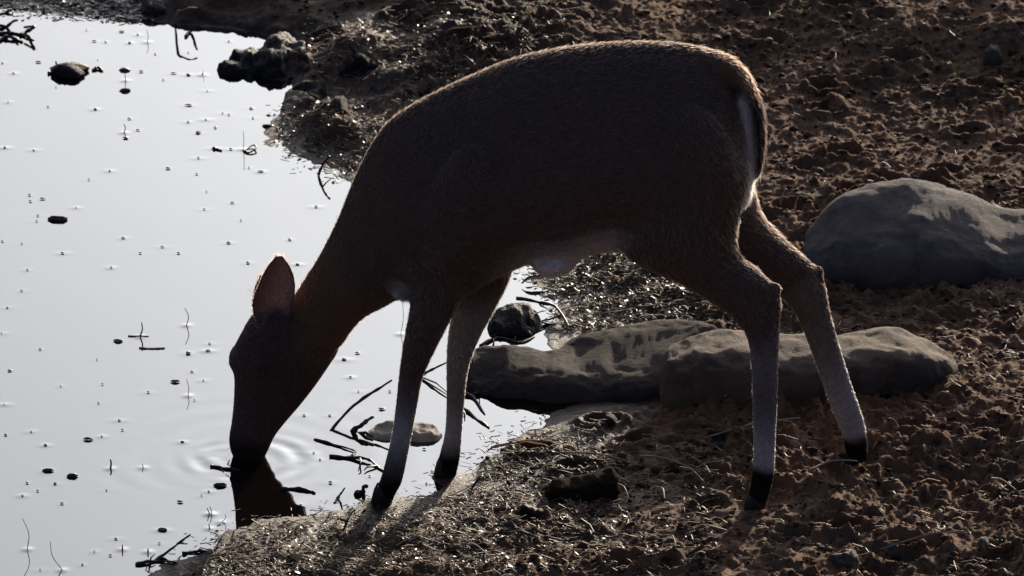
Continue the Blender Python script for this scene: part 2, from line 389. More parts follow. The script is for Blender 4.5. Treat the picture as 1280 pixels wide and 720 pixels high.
# ------------------------------------------------------------------ water sheet with muzzle rings and the meniscus round each speck
WX = grid_axis(-1.42, 0.35, 0.0046, 80); WY = grid_axis(-0.72, 3.7, 0.0075, 80)
QX, QY = np.meshgrid(WX, WY); QZ = np.zeros_like(QX)
mz = at_z(312, 574)
rr = np.hypot(QX - mz[0], QY - mz[1])
an = np.arctan2(QY - mz[1], QX - mz[0]); rj = rr * (1 + .06 * np.sin(an * 2 + 1))
brk = np.clip(.35 + 1.1 * fbm(np.cos(an) * 2 + rr * 6, np.sin(an) * 2, 91, 2) + .35 * np.sin(an * 1.0 + 2.2), 0, 1)
QZ += 0.0008 * brk * np.sin(rj / 0.060 * 2 * math.pi) * np.exp(-((rr - 0.095) / 0.045) ** 2)
QZ += 0.00018 * brk * np.sin(rj / 0.085 * 2 * math.pi + 1.0) * np.exp(-((rr - 0.26) / 0.12) ** 2)
QZ += 0.00012 * fbm(QX * 7, QY * 3.5, 77, 2)
def mound(cx, cy, r, hgt, q=1.0):
    i0, i1 = np.searchsorted(WX, (cx - 4 * r, cx + 4 * r)); j0, j1 = np.searchsorted(WY, (cy - 4 * r, cy + 4 * r))
    sx = QX[j0:j1, i0:i1] - cx; sy = QY[j0:j1, i0:i1] - cy
    QZ[j0:j1, i0:i1] += hgt * np.exp(-(sx * sx / (q * q) + sy * sy) / (r * r))
for p, hw in FW: mound(p[0], p[1], max(hw * random.uniform(.5, 1.0), 0.0085), (0.0006 + hw * 0.04) * random.choice((.1, .2, .3, .5, .8)), random.uniform(.8, 1.9))
for b, t, k, r in STEMS:
    p = at_z(*b); mound(p[0], p[1], 0.009, 0.0012)
far = (np.abs(QX) > 1.6) | (np.abs(QY) > 4); QZ[far] = 0
grid_mesh('water', WX, WY, QZ, M['water'])

# ------------------------------------------------------------------ boulders
def loft_rock(st, rings=56, sides=48, power=2.6, namp=0.012, nscale=7.0, seed=0, wedge=0.0):
    """st: (px, top_py, front_base_py, half depth, sink) along the rock; built at its own place on the ground"""
    rows = []
    for px, tp, bp, w, sink in st:
        f = at_ground(px, bp); yc = f[1] + w * 0.92
        top = at_y(px, tp, yc + w * (0.25 + .5 * min(wedge, 1)))
        rows.append((f[0] * 0.5 + top[0] * 0.5, yc, top[2], f[2] - sink, w))
    R = catmull(rows, max(2, rings // (len(rows) - 1)))
    V = []; F = []; n = len(R)
    sg = lambda c, p: math.copysign(abs(c) ** p, c)
    for i in range(n):
        x, yc, zt, zb, w = R[i]; zc = (zt + zb) / 2; hh = max((zt - zb) / 2, 0.002)
        for k in range(sides):
            a = 2 * math.pi * k / sides
            c = Vector((x, yc + w * sg(math.cos(a), 2 / power), zc + hh * sg(math.sin(a), 2 / power)))
            if c.z > zc: c.z = zc + (c.z - zc) * (1 + .38 * wedge); c.z -= wedge * (c.z - zc) * (1 - (c.y - yc) / w) * .5
            q = c * nscale + Vector((seed * 3.7, seed, 0))
            d = Vector((0.4 * math.copysign(1, i - n / 2), math.cos(a), math.sin(a)))
            c += d * (namp * 1.2 * mnoise.fractal(q, 0.85, 2.1, 7) + namp * 0.6 * (abs(mnoise.noise(q * 0.7)) - 0.25))
            V.append(np.array(c))
    for i in range(n - 1):
        for k in range(sides):
            k2 = (k + 1) % sides; F.append((i * sides + k, (i + 1) * sides + k, (i + 1) * sides + k2, i * sides + k2))
    for i, rev in ((0, False), (n - 1, True)):
        c = len(V); V.append(np.mean(V[i * sides:(i + 1) * sides], 0))
        for k in range(sides):
            k2 = (k + 1) % sides; t = (i * sides + k, i * sides + k2, c); F.append(t if not rev else t[::-1])
    return V, F
v, f = loft_rock([(1004,335,345,.02,.03),(1012,290,349,.09,.05),(1050,254,352,.14,.06),(1095,236,355,.17,.06),(1145,227,356,.18,.06),(1185,233,356,.18,.06),
                  (1225,243,355,.17,.06),(1262,262,355,.16,.06),(1310,268,355,.15,.06),(1370,285,353,.12,.06),(1420,330,350,.03,.04)], 150, 110, 3.0, .009, 6, 1, .65)
tag(mesh_obj('boulder', v, f, M['boulder']), 'large rounded grey boulder half buried in soil behind the hind legs', 'boulder')
v, f = loft_rock([(824,490,500,.01,.02),(829,458,512,.05,.04),(845,434,517,.09,.05),(880,419,518,.105,.05),(935,417,517,.11,.05),(1000,424,514,.11,.05),(1070,420,508,.11,.05),
                  (1130,418,500,.10,.05),(1170,428,492,.08,.05),(1192,448,482,.04,.04),(1200,466,475,.01,.02)], 150, 110, 3.4, .009, 8, 2, .15)
tag(mesh_obj('boulder', v, f, M['boulder_brown']), 'long low brown boulder with a flat gritty top between the hind legs', 'boulder')
v, f = loft_rock([(578,474,478,.01,.05),(584,450,487,.05,.09),(600,443,492,.09,.10),(640,438,497,.11,.10),(690,440,501,.12,.10),(740,428,503,.17,.09),(800,416,503,.19,.07),(850,414,500,.17,.05),(900,416,490,.08,.05),(915,440,470,.02,.04)],
                 150, 110, 4.2, .011, 8, 3, .30)
tag(mesh_obj('flat_rock', v, f, M['slab']), 'flat dark slab of rock lying half in the water beneath the belly', 'rock')
v, f = loft_rock([(606,412,414,.01,.03),(614,392,418,.04,.05),(630,380,420,.06,.06),(650,377,420,.06,.06),(668,388,417,.05,.05),(680,408,412,.01,.03)], 60, 48, 2.6, .012, 14, 4, .6)
tag(mesh_obj('rock', v, f, M['wet_rock']), 'small dark rock in the water behind the flat slab', 'rock')
v, f = loft_rock([(458,545,547,.008,.03),(466,535,549,.03,.04),(490,527,551,.045,.05),(520,527,552,.045,.05),(542,531,552,.035,.04),(553,541,547,.008,.03)], 60, 48, 3.0, .006, 18, 5, .3)
tag(mesh_obj('pale_stone', v, f, M['pale_stone']), 'pale tan stone just breaking the water between the front legs', 'stone')
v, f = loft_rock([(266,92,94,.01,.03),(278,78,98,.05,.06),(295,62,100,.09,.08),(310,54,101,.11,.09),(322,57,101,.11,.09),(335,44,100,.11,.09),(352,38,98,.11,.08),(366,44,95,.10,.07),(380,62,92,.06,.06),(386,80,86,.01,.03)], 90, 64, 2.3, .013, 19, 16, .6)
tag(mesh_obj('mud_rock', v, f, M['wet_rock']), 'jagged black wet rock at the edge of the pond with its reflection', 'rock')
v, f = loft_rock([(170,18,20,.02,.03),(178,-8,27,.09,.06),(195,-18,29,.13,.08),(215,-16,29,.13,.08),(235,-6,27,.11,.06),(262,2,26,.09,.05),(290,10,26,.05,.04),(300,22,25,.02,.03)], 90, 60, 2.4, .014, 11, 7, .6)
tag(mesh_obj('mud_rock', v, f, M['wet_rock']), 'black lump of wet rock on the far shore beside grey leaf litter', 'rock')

# mud mounds on the far bank and lumps near the feet: (x0, x1, top, base, depth, material, label, seed)
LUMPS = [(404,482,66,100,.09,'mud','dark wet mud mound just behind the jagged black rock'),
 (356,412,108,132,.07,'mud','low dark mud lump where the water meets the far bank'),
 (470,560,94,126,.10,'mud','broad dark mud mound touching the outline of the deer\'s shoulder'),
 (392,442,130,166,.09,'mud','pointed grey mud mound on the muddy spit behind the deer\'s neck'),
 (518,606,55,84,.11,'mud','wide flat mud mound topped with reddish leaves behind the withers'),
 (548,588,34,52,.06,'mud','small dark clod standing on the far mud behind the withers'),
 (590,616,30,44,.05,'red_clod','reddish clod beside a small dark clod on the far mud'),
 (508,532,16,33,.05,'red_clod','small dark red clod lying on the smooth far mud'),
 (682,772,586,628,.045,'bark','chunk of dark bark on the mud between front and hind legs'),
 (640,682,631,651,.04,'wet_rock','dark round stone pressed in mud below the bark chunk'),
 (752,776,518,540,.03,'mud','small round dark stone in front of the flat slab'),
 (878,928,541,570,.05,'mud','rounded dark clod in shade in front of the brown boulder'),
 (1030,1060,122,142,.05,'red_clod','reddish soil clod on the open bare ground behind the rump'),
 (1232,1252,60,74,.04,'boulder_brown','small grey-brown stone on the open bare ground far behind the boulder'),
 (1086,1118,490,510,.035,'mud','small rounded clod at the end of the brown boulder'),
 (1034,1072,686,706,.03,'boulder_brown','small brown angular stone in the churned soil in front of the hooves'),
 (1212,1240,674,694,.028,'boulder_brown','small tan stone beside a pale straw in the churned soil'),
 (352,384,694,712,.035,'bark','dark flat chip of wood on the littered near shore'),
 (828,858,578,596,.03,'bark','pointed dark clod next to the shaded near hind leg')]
for k, (x0, x1, tp, bp, w, mk, lab) in enumerate(LUMPS):
    xs = [x0 + (x1 - x0) * t for t in (0, .12, .32, .55, .78, .92, 1)]
    hs = [0, .5, .85 + .3 * random.random() - .1, 1, .8 + .2 * random.random(), .45, 0]
    if 'bark' == mk and k == 8: hs = [.45, .66, .70, .78, .9, .98, .8]; rel8 = [.6, .8, .9, .95, .9, .85, .6]
    rel = [.15, .7, .95, 1, .95, .7, .15] if k != 8 else rel8
    hgt = (bp - tp) * (1.25 if bp < 200 else 1.0)
    st = [(x, bp - hgt * h - 1, bp - hgt * .16 * abs(t - .5), w * r, .03) for x, h, r, t in zip(xs, hs, rel, (0, .12, .32, .55, .78, .92, 1))]
    v, f = loft_rock(st, 48, 40, 2.4 if mk != 'bark' else 3.2, (.006 + .0010 * (x1 - x0) / 10) * (.2 if mk == 'bark' else 1), 22 if mk != 'bark' else 45, 20 + k, .4)
    nm = {'mud': 'mud_lump', 'red_clod': 'soil_clod', 'bark': 'bark_chunk', 'wet_rock': 'stone', 'boulder': 'stone', 'boulder_brown': 'stone'}[mk]
    if 'stone' in lab and nm == 'mud_lump': nm = 'stone'
    if 'clod' in lab: nm = 'soil_clod'
    ct = {'mud_lump': 'mud lump', 'soil_clod': 'clod', 'bark_chunk': 'bark', 'stone': 'stone'}[nm]
    tag(mesh_obj(nm, v, f, M[mk]), lab, ct)

# ------------------------------------------------------------------ the deer
BROWN = (.100, .068, .053); WARM = (.140, .078, .053); DARK = (.026, .018, .015); GREY = (.17, .148, .142); WHITE = (.78, .73, .68)
LEGU = (.098, .066, .052); BLACK = (.010, .008, .008); FACE = (.085, .052, .043); WHITISH = (.26, .23, .21)
#   stations: ax, ay, bx, by (two outline pixels), y, half width, colour, hair length in mm
LIGHT = (.40, .36, .355)
NECK = [(356,388,392,456,.175,.048,WARM,10),(366,372,424,434,.155,.052,WARM,13),(384,343,440,412,.13,.055,WARM,11),(402,314,456,396,.10,.062,WARM,12),(424,270,478,384,.065,.078,BROWN,11),
 (448,212,503,372,.03,.10,BROWN,11),(480,158,540,374,.0,.128,BROWN,11),(520,128,578,368,0,.146,BROWN,11),(575,100,620,346,0,.156,BROWN,11),
 (640,73,664,327,0,.162,BROWN,11),(700,60,702,330,0,.162,BROWN,13),(760,53,748,314,0,.158,BROWN,11),(815,52,800,314,0,.152,BROWN,11),
 (860,56,850,316,0,.145,BROWN,11),(898,68,893,300,0,.13,BROWN,11),(917,96,920,270,0,.106,BROWN,12),(929,132,935,252,0,.072,WHITISH,16),(934,168,941,236,0,.035,WHITE,20)]
HEAD = [(348,378,418,420,.165,.045,FACE,7),(318,392,424,434,.175,.058,FACE,6),(301,418,410,458,.182,.066,FACE,5),(290,443,392,484,.187,.064,FACE,5),(293,472,374,507,.19,.054,FACE,4),
 (292,503,357,527,.19,.044,FACE,4),(289,530,344,544,.19,.038,FACE,4),(286,549,337,559,.19,.036,DARK,3),(289,565,332,569,.19,.034,DARK,3),(296,578,328,579,.19,.028,BLACK,2)]
HINDN = [(795,200,922,160,-.055,.07,BROWN,16),(766,258,936,215,-.072,.074,BROWN,16),(782,318,924,268,-.078,.068,BROWN,16),(835,348,926,312,-.082,.050,LEGU,14),(886,379,952,337,-.088,.036,LEGU,11),
 (915,399,977,365,-.092,.030,LEGU,9),(931,421,977,400,-.097,.026,LEGU,8),(937,452,975,446,-.104,.023,GREY,7),(939,510,973,508,-.114,.020,GREY,6),(940,556,971,558,-.122,.020,LIGHT,6),
 (940,576,970,582,-.126,.0215,LIGHT,5),(939,586,969,592,-.127,.022,BLACK,4),(937,603,966,608,-.128,.021,BLACK,4),(933,622,960,627,-.13,.020,BLACK,5),(931,634,957,637,-.13,.018,BLACK,3)]
HINDF = [(800,200,925,165,.055,.068,BROWN,16),(822,262,942,235,.07,.064,BROWN,16),(870,302,954,270,.08,.054,BROWN,15),(920,337,990,304,.092,.041,LEGU,13),(962,364,1016,327,.102,.032,LEGU,11),
 (986,384,1031,346,.108,.029,LEGU,9),(1001,411,1039,388,.113,.025,LEGU,8),(1018,455,1053,438,.12,.022,GREY,7),(1035,505,1069,488,.126,.020,LIGHT,6),(1045,528,1079,516,.129,.020,LIGHT,6),
 (1051,543,1084,536,.13,.022,LIGHT,5),(1053,550,1085,545,.13,.022,BLACK,4),(1055,562,1086,560,.13,.021,BLACK,5),(1056,576,1084,576,.13,.020,BLACK,4),(1056,586,1083,586,.13,.018,BLACK,3)]
FRONTN = [(508,232,606,232,-.058,.068,BROWN,16),(511,300,608,300,-.07,.060,BROWN,15),(513,346,592,350,-.072,.047,LEGU,13),(510,385,570,391,-.073,.036,LEGU,11),(503,425,549,431,-.073,.030,LEGU,10),
 (498,465,531,469,-.074,.027,LEGU,8),(494,500,524,503,-.074,.022,GREY,6),(489,540,516,545,-.075,.020,LIGHT,6),(482,570,510,576,-.075,.021,GREY,5),(475,596,504,602,-.075,.023,DARK,6),
 (468,613,496,617,-.075,.021,BLACK,4),(465,626,492,628,-.075,.018,BLACK,3)]
FRONTF = [(545,240,648,240,.055,.06,BROWN,16),(560,300,652,305,.065,.055,WHITISH,14),(566,346,641,346,.07,.045,LEGU,13),(563,386,621,386,.073,.034,GREY,12),(558,425,600,425,.074,.030,GREY,10),
 (557,460,587,460,.075,.026,GREY,8),(557,500,582,500,.075,.021,GREY,6),(555,540,579,540,.075,.020,LIGHT,6),(548,568,577,568,.075,.021,DARK,6),(544,584,574,584,.075,.022,BLACK,5),(543,598,571,598,.075,.018,BLACK,3)]
TAIL = [(872,58,884,84,-.005,.030,BROWN,12),(898,64,906,98,-.012,.036,WARM,13),(920,74,924,112,-.018,.038,WARM,14),(938,94,927,130,-.022,.036,WARM,16),(951,124,929,146,-.024,.034,DARK,17),(957,156,932,168,-.024,.032,DARK,18),
 (956,184,935,194,-.022,.028,DARK,20),(953,206,939,212,-.018,.018,DARK,22),(950,222,944,224,-.012,.008,WHITISH,22)]
SRC_P, SRC_C, SRC_L, SRC_D = [], [], [], []
def loft(st, sides=28, m=5, power=2.15, colfn=None, peak=0.0, slim=1.0):
    rows = []
    for ax, ay, bx, by, y, w, c, hl in st:
        cx, cy = (ax + bx) / 2, (ay + by) / 2; C0 = at_y(cx, cy, y); sc_ = 1.0 / PPM * (y - CAM[1]) / (-CAM[1])
        sl = slim if hl < 15 else 1.0
        ex = (bx - ax) / 2 * sc_ * sl; ey = -(by - ay) / 2 * sc_ * sl
        L = math.hypot(ex, ey); s = w * SP * abs(ey) / max(L, 1e-6)
        ez = math.copysign(math.sqrt(max(ey * ey - s * s, (0.3 * ey) ** 2)) / CP, ey)
        rows.append([*C0, ex, ez, w, *c, hl])
    R = catmull(rows, m); V = []; F = []; n = len(R)
    for i in range(n):
        c = R[i, :3]; e = np.array([R[i, 3], 0, R[i, 4]]); w = R[i, 5]
        d = R[min(i + 1, n - 1), :3] - R[max(i - 1, 0), :3]; d = d / (np.linalg.norm(d) + 1e-9)
        for k in range(sides):
            a = 2 * math.pi * k / sides; ca, sa = math.cos(a), math.sin(a)
            ca = math.copysign(abs(ca) ** (2 / power), ca); sa = math.copysign(abs(sa) ** (2 / power), sa)
            p = c + e * ca + np.array([0, w * sa * (1 - peak * max(-ca, 0)), 0]); V.append(p)
            col = R[i, 6:9]
            if colfn: col = colfn(i / (n - 1), ca, sa, col)
            SRC_P.append(p); SRC_C.append(np.clip(col, .005, 1)); SRC_L.append(R[i, 9]); SRC_D.append(d)
    for i in range(n - 1):
        for k in range(sides):
            k2 = (k + 1) % sides; F.append((i * sides + k, i * sides + k2, (i + 1) * sides + k2, (i + 1) * sides + k))
    for i, rev in ((0, True), (n - 1, False)):
        ctr = len(V); V.append(np.mean(V[i * sides:(i + 1) * sides], 0) + (R[i, :3] - R[1 if i == 0 else n - 2, :3]) * 0.6)
        SRC_P.append(V[-1]); SRC_C.append(R[i, 6:9]); SRC_L.append(R[i, 9]); SRC_D.append(R[min(i + 1, n - 1), :3] * 0 + [0, 0, -1])
        for k in range(sides):
            k2 = (k + 1) % sides; t = (i * sides + k, i * sides + k2, ctr); F.append(t[::-1] if rev else t)
    return V, F
W_ = np.array(WHITE); G_ = np.array(WHITISH); B_ = np.array(BLACK); D_ = np.array(DARK)
def lerp(a, b, t): t = min(max(t, 0), 1); return np.asarray(a) * (1 - t) + np.asarray(b) * t
def c_torso(u, ca, sa, col):
    if u > 0.45 and ca > 0.55: col = lerp(col, W_, (ca - .55) * 2.2 * min((u - .45) * 6, 1))      # pale belly and groin
    if ca < -0.93 : col = lerp(col, D_, .5)                                                        # darker dorsal line
    return col
def c_leg(u, ca, sa, col, near):
    inner = sa * (1 if near else -1)
    if inner > 0.3 and .3 < u < .8: col = lerp(col, G_, (inner - .3) * 0.5)
    return col
def c_tail(u, ca, sa, col):
    if u > .28: col = lerp(col, W_, (ca - .22) * 3.0 * min((u - .28) * 8, 1))
    return col
def c_hock(u, ca, sa, col): return col
shells = [loft(NECK, 44, 6, 2.1, c_torso, .42), loft(HEAD, 28, 6, 2.3),
          loft(HINDN, 28, 6, 2.1, lambda u, a, s, c: c_leg(u, a, s, c, True), 0.0, .92), loft(HINDF, 28, 6, 2.1, lambda u, a, s, c: c_leg(u, a, s, c, False), 0.0, .92),
          loft(FRONTN, 28, 6, 2.1, lambda u, a, s, c: c_leg(u, a, s, c, True), 0.0, .92), loft(FRONTF, 28, 6, 2.1, lambda u, a, s, c: c_leg(u, a, s, c, False), 0.0, .92),
          loft(TAIL, 20, 6, 2.0, c_tail)]
def blob(px, py, y, rx, ry, rz, col, hl, ang=0.0):
    c = at_y(px, py, y); V = []; F = []; n1, n2 = 10, 14
    for i in range(n1 + 1):
        th = math.pi * i / n1
        for k in range(n2):
            ph = 2 * math.pi * k / n2
            q = np.array([rx * math.sin(th) * math.cos(ph), ry * math.sin(th) * math.sin(ph), rz * math.cos(th)])
            q = np.array([q[0] * math.cos(ang) + q[2] * math.sin(ang), q[1], -q[0] * math.sin(ang) + q[2] * math.cos(ang)])
            V.append(c + q); SRC_P.append(c + q); SRC_C.append(np.array(col)); SRC_L.append(hl); SRC_D.append(np.array([.3, 0, -.95]))
    for i in range(n1):
        for k in range(n2):
            k2 = (k + 1) % n2; F.append((i * n2 + k, (i + 1) * n2 + k, (i + 1) * n2 + k2, i * n2 + k2))
    return V, F
shells += [blob(297, 447, .20, .018, .045, .026, FACE, 4, .2), blob(328, 452, .128, .022, .018, .026, FACE, 4, .2),      # brow ridges
           blob(572, 262, -.122, .066, .044, .135, BROWN, 13, .30), blob(530, 312, -.078, .045, .040, .065, BROWN, 13, .3),     # shoulder blade
           blob(868, 208, -.104, .085, .048, .125, BROWN, 13, -.25), blob(862, 215, .085, .09, .05, .12, BROWN, 15, -.2), blob(820, 285, -.105, .05, .04, .06, BROWN, 13, -.9),   # haunches
           blob(692, 320, -.03, .050, .075, .034, WHITE, 20), blob(505, 352, -.01, .03, .07, .03, WHITISH, 16),             # belly tuft, brisket
           blob(362, 452, .15, .05, .03, .045, FACE, 5, .6), blob(969, 362, -.092, .013, .013, .016, LEGU, 6), blob(1023, 341, .108, .012, .013, .016, DARK, 6)]                                                            # cheek
bv, bf = merge(shells)
tmp = bpy.data.meshes.new('tmp'); tmp.from_pydata([tuple(p) for p in bv], [], [tuple(q) for q in bf]); tmp.update()
bmx = bmesh.new(); bmx.from_mesh(tmp); bmesh.ops.recalc_face_normals(bmx, faces=bmx.faces); bmx.to_mesh(tmp); bmx.free()
to = bpy.data.objects.new('tmp', tmp); COL.objects.link(to)
rm = to.modifiers.new('r', 'REMESH'); rm.mode = 'VOXEL'; rm.voxel_size = 0.0055
sm = to.modifiers.new('s', 'SMOOTH'); sm.factor = 0.5; sm.iterations = 9
dg = bpy.context.evaluated_depsgraph_get(); dg.update()
ev = to.evaluated_get(dg); em_ = ev.to_mesh()
nv = len(em_.vertices); BV = np.empty(nv * 3); em_.vertices.foreach_get('co', BV); BV = BV.reshape(-1, 3)
BF = [tuple(p.vertices) for p in em_.polygons]
ev.to_mesh_clear(); bpy.data.objects.remove(to); bpy.data.meshes.remove(tmp)
BV = BV.tolist()
# ears: cupped double sheets, joined into the same mesh
def ear(cx, hw, ys, y0, cup, col_in, col_out):
    V = []; F = []; C = []; nu, nvv = 16, 12
    ts = np.linspace(0, 1, nu + 1)
    for layer in (0, 1):
        for i, t in enumerate(ts):
            px = np.interp(t, np.linspace(0, 1, len(cx)), cx); w = np.interp(t, np.linspace(0, 1, len(hw)), hw); py = ys[0] + (ys[1] - ys[0]) * t
            yy = np.interp(t, [0, .4, 1], y0)
            for k in range(nvv + 1):
                s = k / nvv * 2 - 1
                p = at_y(px + w * s * 0.98, py, yy + cup * (1 - s * s) * (w / 26) + (0.006 * (1 - s * s) + .0015) * layer)
                V.append(p); C.append(col_in if layer == 0 and abs(s) < .93 else col_out)
    m_ = (nu + 1) * (nvv + 1)
    for layer in (0, 1):
        for i in range(nu):
            for k in range(nvv):
                a = layer * m_ + i * (nvv + 1) + k; q = (a, a + 1, a + nvv + 2, a + nvv + 1); F.append(q if layer else q[::-1])
    rim = [i * (nvv + 1) for i in range(nu + 1)] + [nu * (nvv + 1) + k for k in range(1, nvv + 1)] + [i * (nvv + 1) + nvv for i in range(nu - 1, -1, -1)]
    for a, b in zip(rim, rim[1:]): F.append((a, b, b + m_, a + m_))
    return V, F, C
EAR_IN = (.42, .30, .285); EAR_OUT = (.085, .05, .042)
e1 = ear([343,341,340.5,341,343,346,347.5,348.5,349], [9,18,24,26,26,23.5,20,14,4], (418,320), (.140,.115,.105), .030, EAR_IN, EAR_OUT)
e2 = ear([332,327,324,322.5,322.5,324,327], [8,10,9,7.5,5.5,4,1], (408,344), (.225,.255,.27), -.02, EAR_OUT, EAR_OUT)
NBODY = len(BF)
for V_, F_, C_ in (e1, e2):
    o = len(BV); BV += [tuple(p) for p in V_]; BF += [tuple(i + o for i in q) for q in F_]
    for p, c in zip(V_, C_): SRC_P.append(np.array(p)); SRC_C.append(np.array(c)); SRC_L.append(9); SRC_D.append(np.array([0, 0, 1.0]))
BV = np.array(BV)
kd = KDTree(len(SRC_P))
for i, p in enumerate(SRC_P): kd.insert(p, i)
kd.balance()
SRC_C = np.array(SRC_C); SRC_L = np.array(SRC_L, float); SRC_D = np.array(SRC_D)
BC = np.empty((len(BV), 3)); BL = np.empty(len(BV)); BD = np.empty((len(BV), 3))
for i, p in enumerate(BV):
    w = 0; c = 0; hl = 0; d = 0
    for co, j, dist in kd.find_n(p, 5):
        k = 1 / (dist * dist + 4e-5); w += k; c = c + SRC_C[j] * k; hl += SRC_L[j] * k; d = d + SRC_D[j] * k
    BC[i] = c / w; BL[i] = hl / w; BD[i] = d / w
foot = at_z(730, 612, 0.0)
deer = bpy.data.objects.new('deer', None); COL.objects.link(deer); deer.location = foot; deer.empty_display_size = 0.1
deer['_o'] = [float(c) for c in foot]
tag(deer, 'brown doe standing at the shore with its head lowered to drink', 'deer')
body = mesh_obj('body', BV, BF, M['coat_skin'], parent=deer, cols=BC)
body.data.materials.append(M['ear'])
for q in body.data.polygons[NBODY:]: q.material_index = 1
# coat: short hair lying along the body
me = body.data; me.calc_loop_triangles()
nt = len(me.loop_triangles); tri = np.empty(nt * 3, np.int32); me.loop_triangles.foreach_get('vertices', tri); tri = tri.reshape(-1, 3)
VN = np.empty(len(BV) * 3); me.vertices.foreach_get('normal', VN); VN = VN.reshape(-1, 3)
A = BV[tri]; ar = np.linalg.norm(np.cross(A[:, 1] - A[:, 0], A[:, 2] - A[:, 0]), axis=1)
NH = 170000
dens = ar * np.clip(16.0 / np.maximum(BL[tri].mean(1), 4), 0.8, 2.2)
ti = RNG.choice(nt, NH, p=dens / dens.sum())
r1 = np.sqrt(RNG.random(NH)); r2 = RNG.random(NH)
bc = np.stack([1 - r1, r1 * (1 - r2), r1 * r2], 1)
root = (A[ti] * bc[:, :, None]).sum(1); nrm = (VN[tri[ti]] * bc[:, :, None]).sum(1); nrm /= np.linalg.norm(nrm, axis=1, keepdims=True) + 1e-9
dirs = (BD[tri[ti]] * bc[:, :, None]).sum(1); hl = (BL[tri[ti]] * bc).sum(1) * 1e-3 * RNG.uniform(.65, 1.25, NH)
hc = (BC[tri[ti]] * bc[:, :, None]).sum(1)
dirs -= nrm * (dirs * nrm).sum(1, keepdims=True); dirs /= np.linalg.norm(dirs, axis=1, keepdims=True) + 1e-6
dirs = dirs + RNG.normal(0, .16, (NH, 3))
keep = (hl > 0.0025) & (root[:, 2] > 0.012)
root, nrm, dirs, hl, hc = root[keep], nrm[keep], dirs[keep], hl[keep], hc[keep]; NH = len(root)
P4 = np.stack([root - nrm * .001 + (dirs * s * .9 + nrm * (.30 * s - .14 * s * s)) * hl[:, None] for s in (0, .33, .67, 1.0)], 1)
extra = []
for (x0, y0, x1, y1, yd) in ((291,451,284,456,.20),(291,453,283,458,.205),(292,455,286,461,.20),(316,362,309,357,.26),(316,366,307,361,.262),(316,370,308,368,.26),(318,358,312,352,.262),
                             (290,558,281,566,.17),(291,562,283,572,.18),(333,566,340,572,.17),(318,574,322,584,.165)):
    a_ = at_y(x0, y0, yd); b_ = at_y(x1, y1, yd - .004); extra.append([a_, a_ * .67 + b_ * .33 + [0, 0, .001], a_ * .33 + b_ * .67 + [0, 0, .001], b_])
P4 = np.concatenate([P4, np.array(extra)]); hc = np.concatenate([hc, np.full((len(extra), 3), .02)]); NH = len(P4)
hcv = bpy.data.hair_curves.new('coat'); hcv.add_curves([4] * NH)
hcv.attributes['position'].data.foreach_set('vector', (P4 - foot).astype(np.float32).ravel())
ra = hcv.attributes.get('radius') or hcv.attributes.new('radius', 'FLOAT', 'POINT')
ra.data.foreach_set('value', np.tile(np.array([.00034, .0003, .0002, .00005], np.float32), NH))
ca_ = hcv.attributes.new('Col', 'FLOAT_COLOR', 'CURVE')
c4 = np.ones((NH, 4), np.float32); c4[:, :3] = np.clip(hc * RNG.uniform(.6, 1.5, (NH, 1)), .004, .95); ca_.data.foreach_set('color', c4.ravel())
hcv.materials.append(M['hair'])
coat = bpy.data.objects.new('coat', hcv); COL.objects.link(coat); coat.parent = body; coat['kind'] = 'stuff'
# eyes and hooves
for px, py, y in ((300, 452, .262), (327, 456, .124)):
    c = at_y(px, py, y); V = []; F = []
    for i in range(9):
        th = math.pi * i / 8
        for k in range(12):
            ph = 2 * math.pi * k / 12
            V.append(c + np.array([.012 * math.sin(th) * math.cos(ph), .011 * math.sin(th) * math.sin(ph), .013 * math.cos(th)]))
    for i in range(8):
        for k in range(12):
            k2 = (k + 1) % 12; F.append((i * 12 + k, (i + 1) * 12 + k, (i + 1) * 12 + k2, i * 12 + k2))
    mesh_obj('eye', V, F, M['eye'], parent=deer)
for px, py, y in ((479, 627, -.075), (557, 598, .075), (944, 636, -.13), (1069, 586, .13)):
    b = at_y(px, py, y); g = 0.0; parts = []
    for s in (-1, 1):
        rings = []
        for t, x0, x1, w in ((0, -.025, .017, .0105), (.014, -.022, .018, .0105), (.030, -.018, .018, .010), (.042, -.012, .015, .008)):
            rings.append([(b[0] + (x0 + x1) / 2 + (x1 - x0) / 2 * math.cos(a), b[1] + s * .0100 + w * math.sin(a) * (1 - .35 * max(-math.cos(a), 0)), g + t - .004)
                          for a in [2 * math.pi * k / 12 for k in range(12)]])
        V = [p for r in rings for p in r]; F = []
        for i in range(3):
            for k in range(12):
                k2 = (k + 1) % 12; F.append((i * 12 + k, i * 12 + k2, (i + 1) * 12 + k2, (i + 1) * 12 + k))
        F.append(tuple(range(11, -1, -1))); F.append(tuple(36 + k for k in range(12))); parts.append((V, F))
    v, f = merge(parts); mesh_obj('hoof', v, f, M['hoof'], parent=deer)
del deer['_o']

